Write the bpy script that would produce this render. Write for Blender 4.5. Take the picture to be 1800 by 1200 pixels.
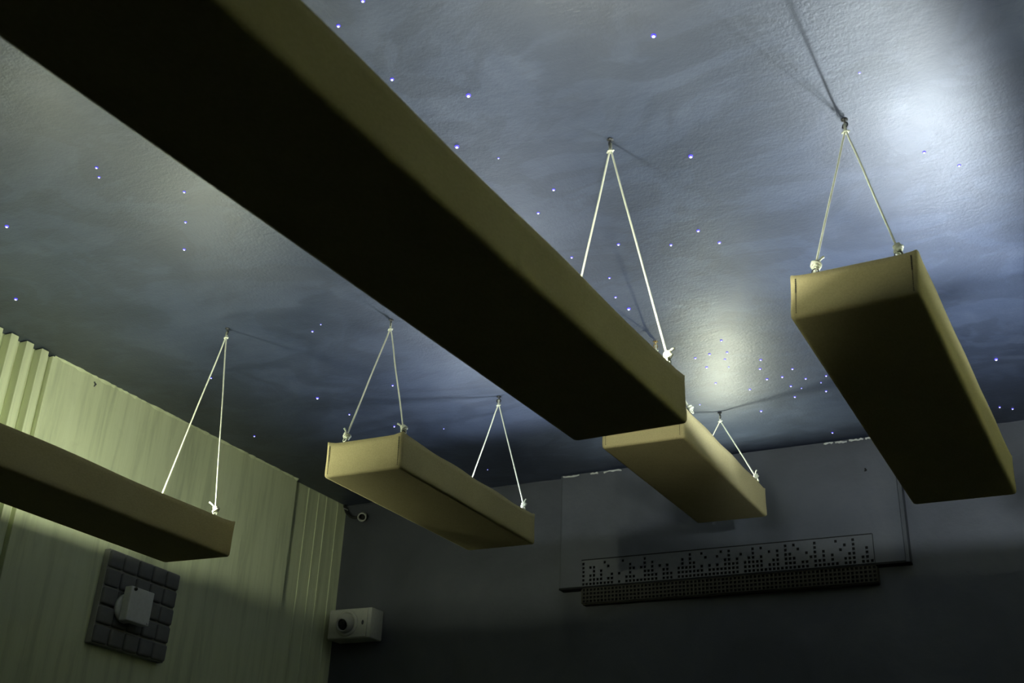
import bpy, bmesh, math, random
from mathutils import Vector, Matrix, Euler

random.seed(7)
for o in list(bpy.data.objects):
    bpy.data.objects.remove(o, do_unlink=True)
scene = bpy.context.scene
C = scene.collection

# ------------------------------------------------------------------ camera
CEIL = 3.0287
XL = -3.564          # left wall plane
YB = 4.816           # back wall plane
cam_d = bpy.data.cameras.new('camera')
cam = bpy.data.objects.new('camera', cam_d)
C.objects.link(cam)
rt = Vector((0.8892, 0.4559, 0.0397)); up = Vector((0.1671, -0.4042, 0.8993)); fw = Vector((-0.426, 0.793, 0.4355))
cam.matrix_world = Matrix(((rt.x, up.x, -fw.x, 0), (rt.y, up.y, -fw.y, 0), (rt.z, up.z, -fw.z, 1.2), (0, 0, 0, 1)))
cam_d.sensor_fit = 'HORIZONTAL'; cam_d.sensor_width = 36; cam_d.lens = 39.6
cam_d.clip_start = 0.02
cam_d.dof.use_dof = True; cam_d.dof.focus_distance = 3.9; cam_d.dof.aperture_fstop = 6.3
scene.camera = cam

# ------------------------------------------------------------------ world, exposure
w = bpy.data.worlds.new('world'); scene.world = w; w.use_nodes = True
w.node_tree.nodes['Background'].inputs[0].default_value = (0.01, 0.012, 0.014, 1)
w.node_tree.nodes['Background'].inputs[1].default_value = 0.2
vs = scene.view_settings
vs.view_transform = 'Standard'; vs.look = 'None'; vs.gamma = 1; vs.use_curve_mapping = False
vs.exposure = 0.0
LAMP_RGB = {'n': (.97, 1.0, .86), 'c': (.82, .92, 1.0), 'g': (.93, 1.0, .76)}     # neutral, cool, greenish bulbs
LAMP_W = 780.0           # bulb radiance


# ------------------------------------------------------------------ materials
def new_mat(name):
    m = bpy.data.materials.new(name); m.use_nodes = True
    nt = m.node_tree; b = nt.nodes['Principled BSDF']
    return m, nt, b

def N(nt, t, **kw):
    n = nt.nodes.new(t)
    for k, v in kw.items():
        setattr(n, k, v)
    return n

def noise(nt, scale, detail=4, rough=.6, vec=None, dist=0.0):
    n = N(nt, 'ShaderNodeTexNoise'); n.inputs['Scale'].default_value = scale
    n.inputs['Detail'].default_value = detail; n.inputs['Roughness'].default_value = rough
    n.inputs['Distortion'].default_value = dist
    if vec is not None: nt.links.new(vec, n.inputs['Vector'])
    return n.outputs['Fac']

def mapped(nt, scale, rot=(0, 0, 0)):
    tc = N(nt, 'ShaderNodeTexCoord'); mp = N(nt, 'ShaderNodeMapping')
    mp.inputs['Scale'].default_value = scale; mp.inputs['Rotation'].default_value = rot
    nt.links.new(tc.outputs['Object'], mp.inputs['Vector'])
    return mp.outputs['Vector']

def ramp(nt, fac, stops):
    r = N(nt, 'ShaderNodeValToRGB'); e = r.color_ramp.elements
    while len(e) < len(stops): e.new(0.5)
    for i, (p, c) in enumerate(stops):
        e[i].position = p; e[i].color = (*c, 1) if len(c) == 3 else c
    nt.links.new(fac, r.inputs['Fac'])
    return r.outputs['Color']

def mix(nt, fac, a, b, blend='MIX'):
    m = N(nt, 'ShaderNodeMix', data_type='RGBA', blend_type=blend)
    for sock, v in ((m.inputs['Factor'], fac), (m.inputs['A'], a), (m.inputs['B'], b)):
        pass
    fs = m.inputs[0]; A = m.inputs[6]; B = m.inputs[7]
    for s, v in ((fs, fac), (A, a), (B, b)):
        if isinstance(v, (int, float)): s.default_value = v
        elif isinstance(v, tuple): s.default_value = (*v, 1)
        else: nt.links.new(v, s)
    return m.outputs[2]

def bump(nt, b, height, strength, dist=0.01):
    bn = N(nt, 'ShaderNodeBump'); bn.inputs['Strength'].default_value = strength; bn.inputs['Distance'].default_value = dist
    nt.links.new(height, bn.inputs['Height']); nt.links.new(bn.outputs['Normal'], b.inputs['Normal'])
    return bn

def simple(name, rgb, rough=.6, metal=0.0, spec=.5):
    m, nt, b = new_mat(name)
    b.inputs['Base Color'].default_value = (*rgb, 1); b.inputs['Roughness'].default_value = rough
    b.inputs['Metallic'].default_value = metal; b.inputs['Specular IOR Level'].default_value = spec
    v = mapped(nt, (1, 1, 1)); f = noise(nt, 60, 3, .6, v)
    c = mix(nt, f, tuple(x * .82 for x in rgb), tuple(min(1, x * 1.12) for x in rgb))
    nt.links.new(c, b.inputs['Base Color'])
    return m

def emit(name, rgb, s):
    m, nt, b = new_mat(name)
    b.inputs['Base Color'].default_value = (*rgb, 1)
    b.inputs['Emission Color'].default_value = (*rgb, 1); b.inputs['Emission Strength'].default_value = s
    return m

M = {}
# ceiling: dark slate-blue satin paint, rolled and blotchy
m, nt, b = new_mat('ceiling_paint'); M['ceiling'] = m
v = mapped(nt, (1, 1, 1))
big = noise(nt, 1.5, 7, .66, v, 1.6)
col = ramp(nt, big, [(.33, (.017, .025, .049)), (.46, (.028, .039, .070)), (.55, (.032, .044, .078)), (.68, (.050, .063, .100))])
vs2 = mapped(nt, (1.0, 3.2, 1), (0, 0, .5))
br = noise(nt, 9, 6, .7, vs2, .6)
col = mix(nt, ramp(nt, br, [(.42, (0, 0, 0)), (.75, (.55, .55, .55))]), col, (.05, .063, .098))
pt = noise(nt, 2.4, 8, .58, mapped(nt, (1, 1.5, 1), (0, 0, -.7)), 1.1)      # overlapping coats of paint
col = mix(nt, ramp(nt, pt, [(.47, (0, 0, 0)), (.51, (.42, .42, .42)), (.60, (.42, .42, .42)), (.63, (.1, .1, .1))]), col, (.012, .018, .034))
nt.links.new(col, b.inputs['Base Color'])
rr = N(nt, 'ShaderNodeMapRange'); rr.inputs['To Min'].default_value = .42; rr.inputs['To Max'].default_value = .64
nt.links.new(noise(nt, 3.1, 5, .6, v, .4), rr.inputs['Value']); nt.links.new(rr.outputs[0], b.inputs['Roughness'])
b.inputs['Specular IOR Level'].default_value = 1.0
f1 = noise(nt, 120, 3, .55, v); f2 = noise(nt, 14, 5, .6, vs2)
ad = N(nt, 'ShaderNodeMath', operation='MULTIPLY_ADD'); nt.links.new(f2, ad.inputs[0]); ad.inputs[1].default_value = 1.0; nt.links.new(f1, ad.inputs[2])
bump(nt, b, ad.outputs[0], .26, .005)

# left wall: pale greenish cream paint with vertical runs
m, nt, b = new_mat('wall_left_paint'); M['wall_left'] = m
v = mapped(nt, (1, 7, .55)); st = noise(nt, 2.6, 6, .65, v, .3)
col = ramp(nt, st, [(.30, (.50, .54, .345)), (.5, (.66, .70, .455)), (.7, (.71, .75, .505))])
v3 = mapped(nt, (1, 1, 1)); bl = noise(nt, 6, 6, .7, v3, .5)
col = mix(nt, ramp(nt, bl, [(.58, (0, 0, 0)), (.8, (.5, .5, .5))]), col, (.50, .54, .34))
nt.links.new(col, b.inputs['Base Color']); b.inputs['Roughness'].default_value = .62
vb = mapped(nt, (1, 16, .5)); bump(nt, b, noise(nt, 3.0, 5, .6, vb, .2), .15, .01)

# back wall: dark blue-grey paint
m, nt, b = new_mat('wall_back_paint'); M['wall_back'] = m
v = mapped(nt, (1, 1, 1)); st = noise(nt, 2.2, 6, .6, v, .6)
col = ramp(nt, st, [(.3, (.046, .050, .060)), (.55, (.064, .069, .083)), (.75, (.084, .088, .101))])
nt.links.new(col, b.inputs['Base Color']); b.inputs['Roughness'].default_value = .55
bump(nt, b, noise(nt, 26, 5, .6, v), .22, .008)

# carpet and unseen walls
m, nt, b = new_mat('floor_carpet'); M['floor'] = m
v = mapped(nt, (1, 1, 1)); nt.links.new(ramp(nt, noise(nt, 90, 4, .6, v), [(.3, (.03, .03, .028)), (.7, (.06, .058, .05))]), b.inputs['Base Color'])
b.inputs['Roughness'].default_value = .95
bump(nt, b, noise(nt, 180, 3, .6, v), .5, .01)

# fabric of the troughs
m, nt, b = new_mat('trough_fabric'); M['fabric'] = m
v = mapped(nt, (1, 1, 1)); f = noise(nt, 5, 5, .6, v, .3)
col = ramp(nt, f, [(.3, (.46, .39, .19)), (.7, (.54, .465, .235))])
wv = noise(nt, 260, 2, .5, mapped(nt, (1, .4, 1)))
col = mix(nt, .25, col, ramp(nt, wv, [(.35, (.37, .31, .15)), (.65, (.58, .50, .26))]))
nt.links.new(col, b.inputs['Base Color']); b.inputs['Roughness'].default_value = .85
b.inputs['Specular IOR Level'].default_value = .25
bump(nt, b, wv, .15, .002)
M['spill_liner'] = simple('dark_spill_liner', (.03, .03, .03), .9)  # unseen inner faces of the troughs, made dark to cut light spill
M['thread'] = simple('dark_thread', (.03, .028, .02), .8)
M['cord'] = simple('cord_nylon', (.74, .75, .60), .55)
M['metal'] = simple('dark_metal', (.06, .06, .06), .45, .8)
M['brass'] = simple('hook_brass', (.35, .25, .10), .35, .9)
M['white_plastic'] = simple('white_plastic', (.62, .63, .62), .4)
M['cream_plastic'] = simple('cream_plastic', (.46, .46, .40), .45)
M['black_plastic'] = simple('black_plastic', (.012, .012, .013), .3)
M['lens'] = simple('lens_glass', (.006, .006, .01), .08)
M['foam'] = simple('grey_foam', (.17, .172, .17), .95)
M['foam_lit_side'] = simple('foam_lit_side', (.33, .33, .30), .95)  # paler grey puts the lit left side of the tile into its colour
M['grille'] = simple('painted_grille', (.078, .082, .09), .55)
M['grille_bare'] = simple('bare_fibreboard', (.036, .032, .018), .7)
M['void'] = simple('dark_cavity', (.006, .006, .006), .9)
M['trim'] = simple('slate_trim', (.045, .05, .058), .5)
M['caulk'] = simple('white_caulk', (.55, .55, .52), .25)
M['cable'] = simple('black_cable', (.02, .02, .02), .4)
LM = {}
def lamp_mat(col, power):
    if (col, power) not in LM: LM[(col, power)] = emit('bulb_glow', LAMP_RGB[col], LAMP_W * power)
    return LM[(col, power)]
M['lamp_cap'] = simple('lamp_cap', (.6, .6, .6), .3, .8)
M['star_core'] = emit('star_core', (.80, .84, 1.0), 2.2)
M['star_halo'] = emit('star_halo', (.10, .07, 1.0), .75)  # blue fringing around each star, painted as a glowing ring


# ------------------------------------------------------------------ mesh helpers
def link(name, bm, mats, parent=None, smooth=False):
    me = bpy.data.meshes.new(name); bmesh.ops.recalc_face_normals(bm, faces=bm.faces[:]); bm.to_mesh(me); bm.free()
    if not isinstance(mats, (list, tuple)): mats = [mats]
    for mm in mats: me.materials.append(mm)
    if smooth:
        me.polygons.foreach_set('use_smooth', [True] * len(me.polygons))
    o = bpy.data.objects.new(name, me); C.objects.link(o)
    if parent: o.parent = parent
    return o

def inst(o, parent, mat=None):
    c = o.copy(); C.objects.link(c); c.parent = parent
    if mat is not None: c.matrix_local = mat
    return c

def thing(name, label, cat, loc=(0, 0, 0), rot=(0, 0, 0), group=None):
    o = bpy.data.objects.new(name, None); C.objects.link(o); o.empty_display_size = .05
    o.location = loc; o.rotation_euler = rot; o['label'] = label; o['category'] = cat
    if group: o['group'] = group
    return o

def tag(o, label, cat, group=None):
    o['label'] = label; o['category'] = cat
    if group: o['group'] = group
    return o

def struct(o): o['kind'] = 'structure'; return o

def add_box(bm, lo, hi, bev=0.0, seg=2, mi=0):
    r = bmesh.ops.create_cube(bm, size=1.0)
    vs_ = r['verts']
    for vv in vs_:
        vv.co = Vector(((lo[i] + hi[i]) / 2 + vv.co[i] * (hi[i] - lo[i]) for i in range(3)))
    fs = {f for vv in vs_ for f in vv.link_faces}
    for f in fs: f.material_index = mi
    if bev > 0:
        es = list({e for vv in vs_ for e in vv.link_edges})
        bmesh.ops.bevel(bm, geom=es, offset=bev, segments=seg, profile=.5, affect='EDGES')

def add_tube(bm, pts, r, seg=8, caps=True, mi=0, closed=False):
    pts = [Vector(p) for p in pts]; rings = []
    n = len(pts); ref = Vector((0.31, 0.22, 0.92)).normalized()
    for i, p in enumerate(pts):
        if closed: t = pts[(i + 1) % n] - pts[i - 1]
        else: t = pts[min(i + 1, n - 1)] - pts[max(i - 1, 0)]
        t.normalize()
        a = ref - t * ref.dot(t)
        if a.length < 1e-3: a = Vector((1, 0, 0)) - t * t.x
        a.normalize(); bb = t.cross(a); ref = a
        rad = r[i] if isinstance(r, (list, tuple)) else r
        rings.append([bm.verts.new(p + (a * math.cos(k * 2 * math.pi / seg) + bb * math.sin(k * 2 * math.pi / seg)) * rad) for k in range(seg)])
    m_ = n if closed else n - 1
    for i in range(m_):
        A, B = rings[i], rings[(i + 1) % n]
        off = 0
        if closed and i == n - 1:
            off = min(range(seg), key=lambda s: (A[0].co - B[s].co).length)
        for k in range(seg):
            f = bm.faces.new((A[k], A[(k + 1) % seg], B[(k + 1 + off) % seg], B[(k + off) % seg])); f.material_index = mi
    if caps and not closed:
        for R_ in (rings[0], rings[-1]):
            f = bm.faces.new(R_); f.material_index = mi

def add_lathe(bm, prof, seg=20, mat=None, mi=0):
    """prof: list of (radius, z); revolve about z, then transform."""
    rings = []
    for (r, z) in prof:
        if r < 1e-6:
            rings.append([bm.verts.new((0, 0, z))])
        else:
            rings.append([bm.verts.new((r * math.cos(2 * math.pi * k / seg), r * math.sin(2 * math.pi * k / seg), z)) for k in range(seg)])
    for A, B in zip(rings, rings[1:]):
        for k in range(seg):
            k2 = (k + 1) % seg
            q = [A[k % len(A)], A[k2 % len(A)], B[k2 % len(B)], B[k % len(B)]]
            q = list(dict.fromkeys(q))
            if len(q) > 2:
                f = bm.faces.new(q); f.material_index = mi
    if mat:
        for R_ in rings:
            for vv in R_: vv.co = mat @ vv.co

# ------------------------------------------------------------------ the room
XR, YN = 1.0, -1.6
def slab(name, lo, hi, mat):
    bm = bmesh.new(); add_box(bm, lo, hi); return struct(link(name, bm, mat))
ceiling = slab('ceiling', (XL - .15, YN - .15, CEIL), (XR + .15, YB + .15, CEIL + .12), M['ceiling'])
ceiling['label'] = 'dark slate-blue satin ceiling dotted with star lights'
floor = slab('floor', (XL - .15, YN - .15, -.1), (XR + .15, YB + .15, 0), M['floor'])
wall_left = slab('wall_left', (XL - .15, YN, 0), (XL, YB, CEIL), M['wall_left'])
wall_left['label'] = 'pale green painted wall with vertical paint runs'
wall_back = slab('wall_back', (XL - .15, YB, 0), (XR + .15, YB + .15, CEIL), M['wall_back'])
wall_back['label'] = 'dark blue-grey painted back wall'
wall_right = slab('wall_right', (XR, YN, 0), (XR + .15, YB, CEIL), M['wall_left'])
wall_front = slab('wall_front', (XL - .15, YN - .15, 0), (XR + .15, YN, CEIL), M['wall_back'])

# vertical slats at the near end of the left wall
bm = bmesh.new(); add_box(bm, (XL, -.0175, .0), (XL + .045, .0175, CEIL - .004), .0015, 1)
slat = link('slat', bm, M['wall_left'], wall_left); slat.location.y = 2.6875
for k in range(1, 9):
    c = inst(slat, wall_left); c.location.y = 2.6875 - .0735 * k
# the flush board right of the slats, then thin ridges near the corner
bm = bmesh.new(); add_box(bm, (XL, 2.741, 0), (XL + .028, 4.34, CEIL - .003), .002, 1)
link('wall_board', bm, M['wall_left'], wall_left)
bm = bmesh.new(); add_box(bm, (XL, -.009, 0), (XL + .0036, .008, CEIL - .004), .0017, 2)
ridge = link('ridge', bm, M['wall_left'], wall_left); ridge.location.y = 4.366
for yy in (4.482, 4.571, 4.640, 4.742):
    c = inst(ridge, wall_left); c.location.y = yy

# ragged caulk along the ceiling joints
def caulk_run(name, parent, f, n, wid):
    bm = bmesh.new(); prev = None
    random.seed(n)
    for i in range(n + 1):
        t = i / n; p = f(t); wv_ = wid * (.25 + random.random())
        a = bm.verts.new(p[0]); b_ = bm.verts.new(Vector(p[0]) + Vector(p[1]) * wv_); c_ = bm.verts.new(Vector(p[0]) + Vector(p[2]) * wv_ * .8)
        if prev:
            bm.faces.new((prev[1], b_, c_, prev[2]))
            bm.faces.new((prev[0], a, b_, prev[1])); bm.faces.new((prev[0], a, c_, prev[2]))
        prev = (a, b_, c_)
    return link(name, bm, M['wall_left'] if parent is wall_left else M['wall_back'], parent)
caulk_run('caulk_line', wall_left, lambda t: ((XL + .028, 2.75 + t * 1.59, CEIL), (.6, 0, 0), (0, 0, -1)), 90, .012)
caulk_run('caulk_line', wall_back, lambda t: ((XL + t * 4.2, YB, CEIL), (0, -.6, 0), (0, 0, -1)), 120, .012)
for (x0, x1) in ((-2.235, -2.15), (-2.09, -2.05), (-2.02, -1.93), (-.97, -.93), (-.92, -.87), (-.86, -.80), (-.79, -.77)):
    bm = bmesh.new(); n = 6
    add_tube(bm, [(x0 + (x1 - x0) * i / n, YB - .064, CEIL - .016 + random.uniform(-.003, .003)) for i in range(n + 1)],
             [random.uniform(.0025, .006) for _ in range(n + 1)], 6)
    link('caulk_blob', bm, M['caulk'], wall_back)

# small chips in the paint
for par, pts, mt in ((wall_back, [(-.806, YB - .057, 2.882), (-.803, YB - .057, 2.874), (-.809, YB - .057, 2.868)], 'void'),
                     (wall_left, [(XL + .029, 2.962, 3.004), (XL + .029, 2.972, 2.996), (XL + .029, 2.966, 2.984)], 'trim')):
    bm = bmesh.new(); add_tube(bm, pts, [.003, .005, .002], 6); link('paint_chip', bm, M[mt], par)

# ------------------------------------------------------------------ boxed panel with perforated strip on the back wall
PF = YB - .055       # front of the boxed panel
panel = thing('wall_panel', 'flat boxed panel on dark back wall with pixel-patterned perforated strip', 'panel', (-1.466, YB, 2.47))
px, py, pz = panel.location
def prel(o): return o
gx0, gx1, gz0, gz1 = -2.135, -.806, 2.470, 2.592
bm = bmesh.new()   # board around the perforated strip
for lo, hi in (((-2.245, PF, 2.47), (gx0, YB, CEIL - .006)), ((gx1, PF, 2.47), (-.683, YB, CEIL - .006)), ((gx0, PF, gz1 + .004), (gx1, YB, CEIL - .006))):
    add_box(bm, tuple(lo[i] - panel.location[i] for i in range(3)), tuple(hi[i] - panel.location[i] for i in range(3)))
link('board', bm, M['wall_back'], panel)
bm = bmesh.new(); add_box(bm, (-.682 - px, PF - .004 - py, 2.462 - pz), (-.664 - px, YB - py, CEIL - .006 - pz), .002, 1)
link('edge_trim', bm, M['trim'], panel)
bm = bmesh.new(); add_box(bm, (-2.25 - px, PF - .0005 - py, 2.461 - pz), (-.664 - px, YB - py, 2.4695 - pz))
link('bottom_shadow', bm, M['void'], panel)  # shadow gap under the panel, painted as a near-black strip
bm = bmesh.new(); add_box(bm, (-2.249 - px, PF - .001 - py, 2.4695 - pz), (-2.243 - px, YB - py, CEIL - .006 - pz))
link('side_joint', bm, M['trim'], panel)
HEIGHTS = [6,1,3,5,2,4,1,2,3,0,1,0,2,5,2,1,1,6,3,5,2,0,3,4,2,0,3,5,3,6,4,2,3,1,3,2,3,2,4,6,3,4,0,3,4,6,3,4,1,2,3,5,1,6,4,3,1,2,2,0,6,2,4,1,3,1,0,2,3,6,0,2,4,1]
ISO = {2:4, 6:5, 7:4, 10:2, 11:5, 14:3, 16:3, 21:3, 32:5, 33:4, 36:4, 37:5, 42:4, 47:5, 49:4, 55:5, 56:4, 58:3, 59:2, 65:5, 66:3, 67:4}
NC = len(HEIGHTS)
def perforated(name, x0, x1, z0, z1, yf, nrow, holes, mat, thick=.003):
    """a sheet with real square holes; returns the mesh object in panel space"""
    bm = bmesh.new(); pit = (x1 - x0) / NC; rp = (z1 - z0) / (nrow + .35)
    xs = [x0]; 
    for i in range(NC): xs += [x0 + pit * (i + .18), x0 + pit * (i + .82)]
    xs.append(x1); zs = [z0]
    for j in range(nrow): zs += [z0 + rp * (j + .18), z0 + rp * (j + .80)]
    zs.append(z1)
    V = {}
    def vert(i, j, k):
        if (i, j, k) not in V: V[(i, j, k)] = bm.verts.new((xs[i] - px, yf + k * thick - py, zs[j] - pz))
        return V[(i, j, k)]
    for i in range(len(xs) - 1):
        for j in range(len(zs) - 1):
            hole = i % 2 == 1 and j % 2 == 1 and holes(i // 2, j // 2)
            if not hole:
                bm.faces.new((vert(i, j, 0), vert(i + 1, j, 0), vert(i + 1, j + 1, 0), vert(i, j + 1, 0)))
            else:
                for (a, b_) in (((i, j), (i + 1, j)), ((i + 1, j), (i + 1, j + 1)), ((i + 1, j + 1), (i, j + 1)), ((i, j + 1), (i, j))):
                    bm.faces.new((vert(*a, 0), vert(*b_, 0), vert(*b_, 1), vert(*a, 1)))
    return link(name, bm, mat, panel)
p_ = perforated('perforated_strip', gx0, gx1, gz0, gz1, PF + .001, 6, lambda i, j: j < HEIGHTS[i] or ISO.get(i) == j, M['grille'])
p_['label'] = 'slate painted strip with square holes in a skyline pattern'
p_ = perforated('perforated_grille', gx0 + .003, gx1 + .004, 2.392, 2.4675, PF + .003, 4, lambda i, j: True, M['grille_bare'])
p_['label'] = 'bare brown grille with rows of square holes'
bm = bmesh.new()
add_box(bm, (gx0 - px, PF + .012 - py, 2.394 - pz), (gx1 - px, PF + .016 - py, gz1 - pz))
link('dark_backing', bm, M['void'], panel)
bm = bmesh.new()
add_tube(bm, [(gx0 - px, PF - py, gz1 + .002 - pz), (gx1 - px, PF - py, gz1 + .002 - pz)], .0022, 5)
add_tube(bm, [(gx1 + .002 - px, PF - py, gz1 + .002 - pz), (gx1 + .002 - px, PF - py, gz0 - pz)], .0016, 5)
link('strip_joint', bm, M['void'], panel)
bm = bmesh.new()
add_box(bm, (gx0 - px, PF + .016 - py, 2.388 - pz), (gx1 + .004 - px, YB - py, 2.392 - pz))
add_box(bm, (gx1 + .002 - px, PF + .003 - py, 2.392 - pz), (gx1 + .006 - px, YB - py, 2.456 - pz))
add_box(bm, (gx0 - .002 - px, PF + .003 - py, 2.392 - pz), (gx0 + .002 - px, YB - py, 2.456 - pz))
link('grille_box', bm, M['grille_bare'], panel)

# seam groove left of the panel
# ------------------------------------------------------------------ hanging light troughs
TW, TH = .30, .1186
def rounded_rect(hw, hl, r, ns, nl, cs=4):
    """perimeter loop (ccw) with extra points on the sides: x in +-hw, y in 0..-L handled by caller (+-hl)"""
    P = []
    def seg(a, b_, n):
        for i in range(n): P.append((a[0] + (b_[0] - a[0]) * i / n, a[1] + (b_[1] - a[1]) * i / n))
    cor = [(hw, -hl, -90), (hw, hl, 0), (-hw, hl, 90), (-hw, -hl, 180)]
    for q in range(4):
        cx, cy, a0 = cor[q]; ccx = cx - math.copysign(r, cx); ccy = cy - math.copysign(r, cy)
        for k in range(cs + 1):
            a = math.radians(a0 + 90 * k / cs); P.append((ccx + r * math.cos(a), ccy + r * math.sin(a)))
        nx, ny, _ = cor[(q + 1) % 4]; nccx = nx - math.copysign(r, nx); nccy = ny - math.copysign(r, ny)
        a = P[-1]
        b_ = (nccx + r * math.cos(math.radians(a0 + 90)), nccy + r * math.sin(math.radians(a0 + 90)))
        n = nl if q % 2 == 0 else ns
        for i in range(1, n): P.append((a[0] + (b_[0] - a[0]) * i / n, a[1] + (b_[1] - a[1]) * i / n))
    return P

def trough_cover(L, seed):
    rnd = random.Random(seed)
    bm = bmesh.new(); hw, hl = TW / 2, L / 2
    ph = [rnd.uniform(0, 6.28) for _ in range(4)]
    def top_z(x, y):
        # fabric pulled up at the four corners, slightly slack between them
        dc = math.hypot(abs(abs(x) - hw), abs(abs(y) - hl))
        tip = .013 * math.exp(-dc / .012)
        sag = -.0022 * math.sin(7 * y / L * 3 + ph[0]) * (1 if abs(abs(x) - hw) < .02 else .4)
        return TH / 2 - .004 + tip + sag
    loops = []
    spec = [(.040, -TH / 2, 0), (.015, -TH / 2, 0), (.010, -TH / 2, 0), (.0035, -TH / 2 + .002, 0), (.0005, -TH / 2 + .007, 0), (0, -TH / 2 + .02, 0), (.001, 0, 0), (0.0008, TH / 2 - .02, 0), (0, 0, 1), (.004, .0015, 1), (.010, -.001, 1), (.011, -.03, 1), (.011, -TH + .016, 2)]
    for inset, z, mode in spec:
        P = rounded_rect(hw - inset, hl - inset, max(.004, .012 - inset * .4), 12, 44)
        base = rounded_rect(hw, hl, .012, 12, 44)
        ring = []
        for (x, y), (bx, by) in zip(P, base):
            zz = z
            if mode == 1: zz = top_z(bx, by) + z
            if mode == 2: zz = TH / 2 + z
            ring.append(bm.verts.new((x, y - hl, zz)))
        loops.append(ring)
    n = len(loops[0])
    for q, (A, B) in enumerate(zip(loops, loops[1:])):
        for k in range(n):
            f = bm.faces.new((A[k], A[(k + 1) % n], B[(k + 1) % n], B[k])); f.material_index = 1 if q >= 10 else 0
    bm.faces.new(loops[0]); bm.faces.new(loops[-1]).material_index = 1
    return bm

def stitches(xs, yend, s):
    bm = bmesh.new(); n = 17
    for i in range(n):
        z = -TH / 2 + .012 + i * (TH - .026) / (n - 1)
        wd = .0006 + (.0007 if i > n * .55 else 0)
        add_box(bm, (xs - wd, yend - .0008, z - .0021), (xs + wd, yend + .0008, z + .0021))
    return bm

def torus_pts(c, r, ax1, ax2, n=14, a0=0, a1=2 * math.pi):
    c = Vector(c); return [c + Vector(ax1) * r * math.cos(a0 + (a1 - a0) * i / n) + Vector(ax2) * r * math.sin(a0 + (a1 - a0) * i / n) for i in range(n + (0 if abs(a1 - a0 - 2 * math.pi) < 1e-6 else 1))]

def make_trough(label, far, rot, L, knots, lamps, seed=1):
    t = thing('hanging_light_trough', label, 'light', far, rot, 'cloth-covered troughs hung from the ceiling')
    link('fabric_cover', trough_cover(L, seed), [M['fabric'], M['spill_liner']], t, True)
    for (xs, ye) in ((-TW / 2 + .016, -L), (TW / 2 - .016, -L), (-TW / 2 + .016, 0), (TW / 2 - .016, 0)):
        link('seam', stitches(xs, ye, 1), M['thread'], t)
    # frosted bulbs standing in holders inside the open top
    for (ly, lx, col, power, dz) in lamps:
        zc = TH / 2 - .024 + dz
        bm = bmesh.new(); bmesh.ops.create_icosphere(bm, subdivisions=2, radius=.016, matrix=Matrix.Translation((lx, -ly, zc)))
        link('bulb', bm, lamp_mat(col, power), t, True)
        bm = bmesh.new(); add_lathe(bm, [(.013, 0), (.015, zc + TH / 2 - .036), (.010, zc + TH / 2 - .034)], 14, Matrix.Translation((lx, -ly, -TH / 2 + .0155)))
        link('lamp_holder', bm, M['lamp_cap'], t, True)
    # eyelets in the rim
    for (kx, ky) in knots:
        bm = bmesh.new()
        ax = (1, 0, 0) if abs(ky) < .03 or abs(ky + L) < .03 else (0, 1, 0)
        add_tube(bm, torus_pts((kx, ky, TH / 2 + .003), .008, ax, (0, 0, 1)), .0016, 6, closed=True)
        link('eyelet', bm, M['metal'], t, True)
    return t

def wmat(t): return Matrix.Translation(t.location) @ t.rotation_euler.to_matrix().to_4x4()

def make_cord(label, t, kn, hook, seed, tails=True):
    """two strands from a tie just under the hook down to two knots on the trough rim"""
    rnd = random.Random(seed); W_ = wmat(t)
    top = Vector((hook[0], hook[1], CEIL - .040))
    c = thing('suspension_cord', label, 'cord', top, (0, 0, 0), 'white cords holding the troughs')
    for (kx, ky) in kn:
        e = W_ @ Vector((kx, ky, TH / 2 + .016)) - top
        s0 = Vector((e.x * .01, e.y * .01, .026))
        pts = [s0, Vector((e.x * .018, e.y * .018, 0))]
        side = Vector((-e.y, e.x, 0)).normalized()
        for i in range(1, 15):
            u = i / 14; pts.append(Vector((e.x * (.018 + u * .982), e.y * (.018 + u * .982), e.z * u)) + side * .0016 * math.sin(u * 9 + seed) * (1 - u) )
        bm = bmesh.new(); add_tube(bm, pts, .0027, 7); link('strand', bm, M['cord'], c, True)
        # knot: two wound turns, a loop through the eyelet and a loose tail
        bm = bmesh.new(); d = (-e).normalized()
        a = Vector((d.y, -d.x, 0)).normalized(); b_ = d.cross(a)
        add_tube(bm, [e + d * (-.004 + .016 * i / 26) + (a * math.cos(i * .75) + b_ * math.sin(i * .75)) * (.0078 + .0022 * math.sin(i * .9)) for i in range(27)], .0033, 7)
        add_tube(bm, torus_pts(e + d * .003 + a * .003, .0108, (a + d * .5).normalized(), b_), .0031, 7, closed=True)
        add_tube(bm, torus_pts(e - d * .010, .0085, a, d), .0024, 6, closed=True)
        link('knot', bm, M['cord'], c, True)
        bm = bmesh.new(); q = (d * .8 + a * rnd.uniform(-.8, .8) + b_ * rnd.uniform(-.6, .6)).normalized(); ln = rnd.uniform(.024, .038)
        add_tube(bm, [e + d * .004, e + d * .008 + q * ln * .35, e + d * .006 + q * ln * .75, e + d * .002 + q * ln], [.0028, .0028, .0031, .0033], 7)
        link('cord_tail', bm, M['cord'], c, True)
    bm = bmesh.new()
    add_tube(bm, torus_pts((0, 0, 0), .0062, (1, 0, .1), (0, 1, 0)), .0024, 7, closed=True)
    add_tube(bm, [(-.011, .002, 0), (.011, -.001, .001)], .0022, 6)
    link('cord_tie', bm, M['cord'], c, True)
    return c

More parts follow.
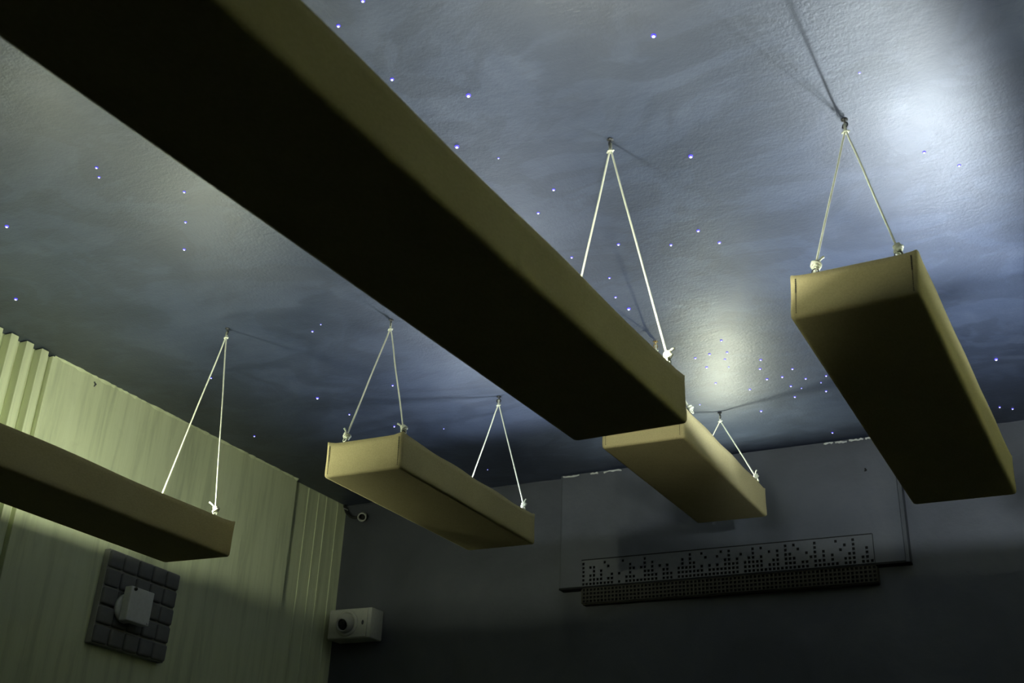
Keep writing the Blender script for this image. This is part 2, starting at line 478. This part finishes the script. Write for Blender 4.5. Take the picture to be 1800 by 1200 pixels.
def make_hook(label, hook, seed, mat='metal'):
    h = thing('ceiling_hook', label, 'hook', (hook[0], hook[1], CEIL), (0, 0, seed * 1.3), 'hooks screwed into the ceiling')
    bm = bmesh.new(); add_lathe(bm, [(0, -.0005), (.009, -.0005), (.009, -.0025), (.004, -.004), (0.0028, -.005), (.0028, -.012), (0, -.012)], 14)
    link('hook_base', bm, M[mat], h, True)
    bm = bmesh.new(); add_tube(bm, torus_pts((0, 0, -.0195), .0085, (1, 0, 0), (0, 0, 1), 16, math.pi * .5, math.pi * 2.3), .0019, 7)
    link('hook_ring', bm, M[mat], h, True)
    return h

def rad(*a): return tuple(math.radians(x) for x in a)
TR = {}
def setup(key, label, far, rot, L, near_k, far_k, lamps, seed):
    kn = [(x, -L + dd) for x, dd in near_k] + [(x, -dd) for x, dd in far_k]
    t = make_trough(label, far, rad(*rot), L, kn, lamps, seed=seed)
    TR[key] = (t, [(x, -L + dd) for x, dd in near_k], [(x, -dd) for x, dd in far_k])

setup('B', 'longest trough, crossing the picture overhead with a black underside', (-.9535, 2.4035, 2.2675), (1.9021, -.5172, -1.0738), 2.25,
      [(-.143, .1), (.143, .1)], [(-.143, .105), (.143, .105)], [(.42, .05, 'n', 4.0, -.038), (.70, 0, 'g', 1.0, -.02), (1.3, 0, 'n', .4, -.03)], 1)
setup('R', 'trough at the far right with mustard-coloured end facing the viewer', (-.3138, 3.5279, 2.3657), (-5.6858, 1.1099, -3.6839), 1.170,
      [(-.088, .008), (.105, .008)], [(-.10, .1), (.10, .1)], [(.11, .114, 'c', 4.8, -.056), (.40, .118, 'c', 4.4, -.050), (.88, .120, 'g', .8, -.056)], 2)
setup('C', 'short trough hanging between the spotlight box and the longest trough', (-2.1044, 3.9011, 2.4825), (1.5514, -.2298, 1.8322), 1.045,
      [(-.078, .008), (.140, .014)], [(-.143, .1), (.143, .1)], [(.055, 0, 'c', 2.6, -.057), (.50, 0, 'c', 1.2, -.057)], 3)
setup('L', 'long trough at the left edge in front of the pale green wall', (-2.7518, 2.8973, 2.2316), (-.5307, 1.1141, -.4656), 2.25,
      [(-.143, .1), (.143, .1)], [(-.143, .105), (.143, .105)], [(.30, .055, 'g', 2.9, 0), (1.0, -.02, 'g', 1.8, -.008), (1.6, 0, 'g', .4, 0)], 4)
setup('D', 'farthest trough, olive underside, hanging above the pixel-patterned panel', (-1.308, 4.4399, 2.6699), (1.9443, -.0446, .7305), 1.0676,
      [(-.143, .1), (.143, .1)], [(-.143, .12), (.143, .12)], [(.06, 0, 'g', 2.4, -.045)], 5)

# one more trough right of the view, added for light arriving from there
setup('E', 'unseen trough hanging along the right wall, right of the far right trough', (.55, 3.3, 2.24), (0, 0, .6), 1.07,
      [(-.143, .1), (.143, .1)], [(-.143, .1), (.143, .1)], [(.40, .06, 'c', 2.6, -.040), (.80, -.118, 'g', 4.2, -.045)], 6)

cords = [
    ('E', 0, (.55, 2.33), 'white cord pair at the near end of the right wall trough', 'dark hook above the near end of the right wall trough', 'metal'),
    ('E', 1, (.55, 3.2), 'white cord pair at the far end of the right wall trough', 'dark hook above the far end of the right wall trough', 'metal'),
    ('R', 0, (-.383, 2.483), 'white cord pair tied to the near end of the far right trough', 'dark hook above the near end of the far right trough', 'metal'),
    ('R', 1, (-.335, 3.43), 'white cord pair above the far end of the far right trough', 'dark hook above the far end of the far right trough', 'metal'),
    ('C', 0, (-2.112, 3.002), 'white cord pair tied to the lit near end of the short middle trough', 'dark hook above the near end of the short middle trough', 'metal'),
    ('C', 1, (-2.078, 3.775), 'white cord pair tied near the far end of the short middle trough', 'dark hook above the far end of the short middle trough', 'metal'),
    ('B', 1, (-.970, 2.316), 'white cord pair rising from the far end of the longest trough', 'dark hook above the far end of the longest trough', 'metal'),
    ('L', 1, (-2.720, 2.824), 'white cord pair rising from the trough before the pale green wall', 'dark hook above the trough before the pale green wall', 'metal'),
    ('D', 0, (-1.298, 3.532), 'white cord pair at the near end of the farthest trough behind the longest one', 'brass-coloured hook just past the end of the longest trough', 'brass'),
    ('D', 1, (-1.291, 4.275), 'short white cord pair at the far end of the farthest trough', 'dark hook above the far end of the farthest trough', 'metal'),
]
for i, (k, e, hk, lab, hlab, hm) in enumerate(cords):
    t, nk, fk = TR[k]
    make_cord(lab, t, nk if e == 0 else fk, hk, i + 3)
    make_hook(hlab, hk, i, hm)

# ------------------------------------------------------------------ spotlight box on the back wall near the corner
bx = thing('spotlight_box', 'off-white wall box with a round swivelling eyeball lens near the corner', 'spotlight', (-3.385, YB, 2.363))
bm = bmesh.new(); add_box(bm, (-.128, -.112, -.075), (.128, -.002, .075), .006, 3)
link('housing', bm, M['cream_plastic'], bx, True)
bm = bmesh.new(); add_box(bm, (-.124, -.118, -.071), (.108, -.110, .071), .003, 2)
link('front_plate', bm, M['cream_plastic'], bx)
RX = Matrix.Rotation(math.radians(90), 4, 'X')
bm = bmesh.new(); add_lathe(bm, [(.066, 0), (.066, .006), (.060, .011), (.053, .011), (.050, .004), (.050, 0)], 32, Matrix.Translation((-.012, -.116, 0)) @ RX)
link('bezel', bm, M['cream_plastic'], bx, True)
eye = Matrix.Translation((-.016, -.118, 0)) @ Matrix.Rotation(math.radians(6), 4, 'Z') @ Matrix.Rotation(math.radians(20), 4, 'X') @ RX
bm = bmesh.new(); add_lathe(bm, [(.050, -.004), (.048, .012), (.042, .026), (.036, .034), (.034, .046), (.031, .048), (.0285, .044), (.0285, .034)], 32, eye)
ey = link('eyeball', bm, M['cream_plastic'], bx, True)
bm = bmesh.new(); add_lathe(bm, [(.029, .034), (.024, .037), (.012, .040), (0, .041)], 24, eye)
link('lens', bm, M['lens'], ey, True)
bm = bmesh.new(); add_lathe(bm, [(0, .002), (.006, .0015), (.0075, 0)], 16, Matrix.Translation((.083, -.118, 0)) @ RX @ Matrix.Scale(1.6, 4, (0, 1, 0)))
link('indicator', bm, M['trim'], bx, True)
for sx, sz in ((-.114, .058), (.092, -.058)):
    bm = bmesh.new(); add_lathe(bm, [(0, .0018), (.003, .0012), (.0036, 0)], 12, Matrix.Translation((sx, -.118, sz)) @ RX)
    link('screw', bm, M['lamp_cap'], bx, True)

# ------------------------------------------------------------------ conduit elbow in the corner
cd = thing('conduit_pipe', 'small open-ended pipe with a black cable sagging in the ceiling corner', 'pipe', (-3.55, YB - .03, 3.02))
bm = bmesh.new(); q0 = Vector((-3.552, YB - .035, CEIL - .004)) - cd.location
cpts = [q0, q0 + Vector((.006, 0, -.02)), q0 + Vector((.03, -.005, -.055)), q0 + Vector((.07, -.008, -.079)), q0 + Vector((.115, -.012, -.082))]
def bez(P, n=6):
    out = []
    for i in range(len(P) - 1):
        p0, p1, p2, p3 = P[max(i - 1, 0)], P[i], P[i + 1], P[min(i + 2, len(P) - 1)]
        for k in range(n):
            u = k / n; out.append(.5 * ((2 * p1) + (p2 - p0) * u + (2 * p0 - 5 * p1 + 4 * p2 - p3) * u * u + (3 * p1 - p0 - 3 * p2 + p3) * u ** 3))
    return out + [P[-1]]
add_tube(bm, bez(cpts), .008, 9); link('cable', bm, M['cable'], cd, True)
pm = Matrix.Translation(Vector((-3.428, YB - .035, 2.945)) - cd.location) @ Vector((.42, -.80, -.38)).to_track_quat('Z', 'Y').to_matrix().to_4x4()
bm = bmesh.new(); add_lathe(bm, [(.021, -.035), (.024, -.03), (.024, .014), (.022, .018), (.018, .016), (.018, -.02)], 24, pm)
link('pipe_end', bm, M['cream_plastic'], cd, True)
bm = bmesh.new(); add_lathe(bm, [(.018, -.02), (0, -.02)], 24, pm); link('pipe_void', bm, M['void'], cd)
bm = bmesh.new(); add_tube(bm, torus_pts(q0 + Vector((.012, -.002, -.026)), .0125, (.8, 0, -.3), (0, 1, 0)), .003, 7, closed=True)
link('cable_clip', bm, M['lamp_cap'], cd, True)

# ------------------------------------------------------------------ foam tile with white box on the left wall
FX = XL + .028
fo = thing('foam_tile', 'grey acoustic foam tile of twenty-five blocks on the pale green wall', 'foam tile', (FX, 3.39, 2.17), (math.radians(-1.5), 0, 0))
fw_, fh = .404, .372
bm = bmesh.new(); add_box(bm, (0, -fw_ / 2, -fh / 2), (.032, fw_ / 2, fh / 2), .002, 1)
link('foam_backing', bm, M['foam_lit_side'], fo)
bwid, bhei = fw_ / 5, fh / 5
bm = bmesh.new(); add_box(bm, (.016, -bwid / 2 + .0022, -bhei / 2 + .0036), (.046, bwid / 2 - .0022, bhei / 2 - .0036), .009, 3)
blk = link('foam_block', bm, M['foam'], fo, True)
first = True
for i in range(5):
    for j in range(5):
        o = blk if first else inst(blk, fo)
        first = False
        o.location = (random.uniform(-.002, .002), -fw_ / 2 + bwid * (i + .5), -fh / 2 + bhei * (j + .5))
wb = thing('wall_sensor', 'small white square box with dark knob mounted on the foam tile', 'wall box', (FX + .047, 3.335, 2.155), (math.radians(-1.5), 0, 0))
bm = bmesh.new(); add_box(bm, (.020, -.0635, -.068), (.060, .0635, .068), .004, 2)
bmesh.ops.bevel(bm, geom=[], offset=0)
link('housing', bm, M['white_plastic'], wb)
bm = bmesh.new(); add_lathe(bm, [(0, 0), (.058, 0), (.058, .012), (.050, .016), (0, .016)], 30, Matrix.Translation((-.001, -.022, -.012)) @ Matrix.Rotation(math.radians(90), 4, 'Y'))
link('round_mount', bm, M['white_plastic'], wb, True)
bm = bmesh.new(); add_lathe(bm, [(0, .012), (.004, .011), (.007, .007), (.0075, 0)], 16, Matrix.Translation((.059, -.045, .058)) @ Matrix.Rotation(math.radians(90), 4, 'Y'))
link('knob', bm, M['black_plastic'], wb, True)
bm = bmesh.new(); add_lathe(bm, [(0, .004), (.004, .003), (.005, 0)], 14, Matrix.Translation((.059, .052, -.058)) @ Matrix.Rotation(math.radians(90), 4, 'Y'))
link('screw', bm, M['lamp_cap'], wb, True)

# ------------------------------------------------------------------ star lights
bm = bmesh.new()
add_lathe(bm, [(.0046, .0002), (.0046, -.0022), (.0026, -.0030)], 10, None, 1)
add_lathe(bm, [(.0026, -.0030), (.0022, -.0042), (0, -.0052)], 10, None, 0)
star0 = link('star_light', bm, [M['star_core'], M['star_halo']], None, True)
STARS = {
 'tiny blue-white star light on the ceiling over the left trough': ('stars over the left trough',
   [(-2.378, 1.837), (-2.409, 1.877), (-2.229, 2.041), (-2.345, 2.176), (-2.896, 1.962), (-2.466, 2.305), (-3.281, 2.333)]),
 'tiny blue-white star light on dark ceiling between the left and short middle troughs': ('stars between left and middle troughs',
   [(-3.09, 3.161), (-2.437, 2.967), (-2.374, 2.932), (-2.802, 3.5), (-3.351, 3.764)]),
 'tiny blue-white star light on the ceiling right above the short middle trough': ('stars above the short middle trough',
   [(-2.43, 3.508), (-2.781, 3.706), (-2.672, 3.9), (-2.478, 4.006), (-2.553, 4.559)]),
 'tiny blue-white star light along the upper edge of the longest trough': ('stars along the longest trough',
   [(-1.385, 1.635), (-1.284, 1.589), (-1.375, 1.856), (-1.229, 1.992), (-1.367, 2.174), (-1.288, 2.27), (-1.214, 2.474), (-1.31, 2.569)]),
 'tiny blue-white star light on grey ceiling near the cords of the longest trough': ('stars near the cords of the longest trough',
   [(-.798, 2.476), (-1.159, 2.834), (-1.01, 2.902), (-1.327, 2.85), (-1.268, 3.022), (-1.301, 3.155), (-1.291, 3.251), (-1.206, 3.264), (-.905, 2.855), (-.868, 2.948)]),
 'tiny blue-white star light in the dense cluster above the farthest trough': ('star cluster above the farthest trough',
   [(-1.074, 3.615), (-1.085, 3.72), (-1.15, 3.71), (-1.21, 3.723), (-1.111, 3.775), (-1.197, 3.818), (-.989, 3.83), (-1.014, 3.909), (-1.119, 3.849), (-1.212, 3.975), (-1.016, 4.012), (-1.106, 4.085), (-.956, 4.013), (-.901, 3.955), (-.877, 4.063), (-.948, 4.112), (-.915, 4.149), (-.961, 4.224), (-.799, 4.066), (-.832, 4.123), (-.833, 4.213), (-1.127, 4.32), (-1.34, 4.162)]),
 'lone star light on dark ceiling by the back wall joint left of far right trough': (None, [(-.912, 4.669)]),
 'lone bright star light at the top of the picture, mid ceiling': (None, [(-.718, 1.977)]),
 'dim star light just above the hook of the far right trough': (None, [(-.309, 2.312)]),
 'tiny star light on bright ceiling right of the far right cord pair': ('pair of stars right of the far right cords', [(-.221, 2.712), (-.145, 2.813)]),
 'lone bright star light on blue ceiling right of the far right trough': (None, [(-.194, 4.15)]),
 'small star light on dark ceiling low at the right edge': ('stars low at the right edge', [(-.232, 4.629), (-.187, 4.666), (-.274, 4.599)]),
}
BIG = {(-1.229, 1.992), (-.718, 1.977), (-3.281, 2.333), (-2.802, 3.5), (-2.896, 1.962), (-.194, 4.15), (-1.291, 3.251), (-1.367, 2.174), (-.798, 2.476)}
SMALL = {(-2.374, 2.932), (-2.478, 4.006), (-1.119, 3.849), (-1.206, 3.264), (-.309, 2.312), (-1.34, 4.162), (-.915, 4.149), (-2.553, 4.559), (-.832, 4.123), (-1.288, 2.27)}
ORD = ['leftmost', 'second', 'third', 'fourth', 'fifth', 'sixth', 'seventh', 'eighth', 'ninth', 'rightmost']
SHORT = {'stars over the left trough': 'tiny star light on the ceiling over the left trough',
         'stars between left and middle troughs': 'tiny star light between the left and short middle troughs',
         'stars above the short middle trough': 'tiny star light right above the short middle trough',
         'stars along the longest trough': 'tiny star light along the longest trough',
         'stars near the cords of the longest trough': 'tiny star light near the longest trough cords',
         'pair of stars right of the far right cords': 'tiny star light right of the far right cords',
         'stars low at the right edge': 'small star light low at the right edge'}
def across(p):      # place from left to right as seen by the camera
    d_ = Vector((p[0], p[1], CEIL - 1.2)); return d_.dot(rt) / d_.dot(fw)
first = True
for lab0, (grp, pos) in STARS.items():
    pos = sorted(pos, key=across)
    for k, p in enumerate(pos):
        lab = lab0
        if grp in SHORT:
            if k == 0: lab = SHORT[grp] + ', leftmost one'
            elif k == len(pos) - 1: lab = SHORT[grp] + ', rightmost one'
            else: lab = SHORT[grp] + ', ' + ORD[k] + ' from left'
        o = star0 if first else star0.copy()
        if not first: C.objects.link(o)
        first = False
        o.location = (p[0], p[1], CEIL)
        s = 1.35 if p in BIG else (.6 if p in SMALL else random.uniform(.85, 1.1))
        o.scale = (s, s, s)
        if 'group' in o: del o['group']
        tag(o, lab, 'star light', grp)
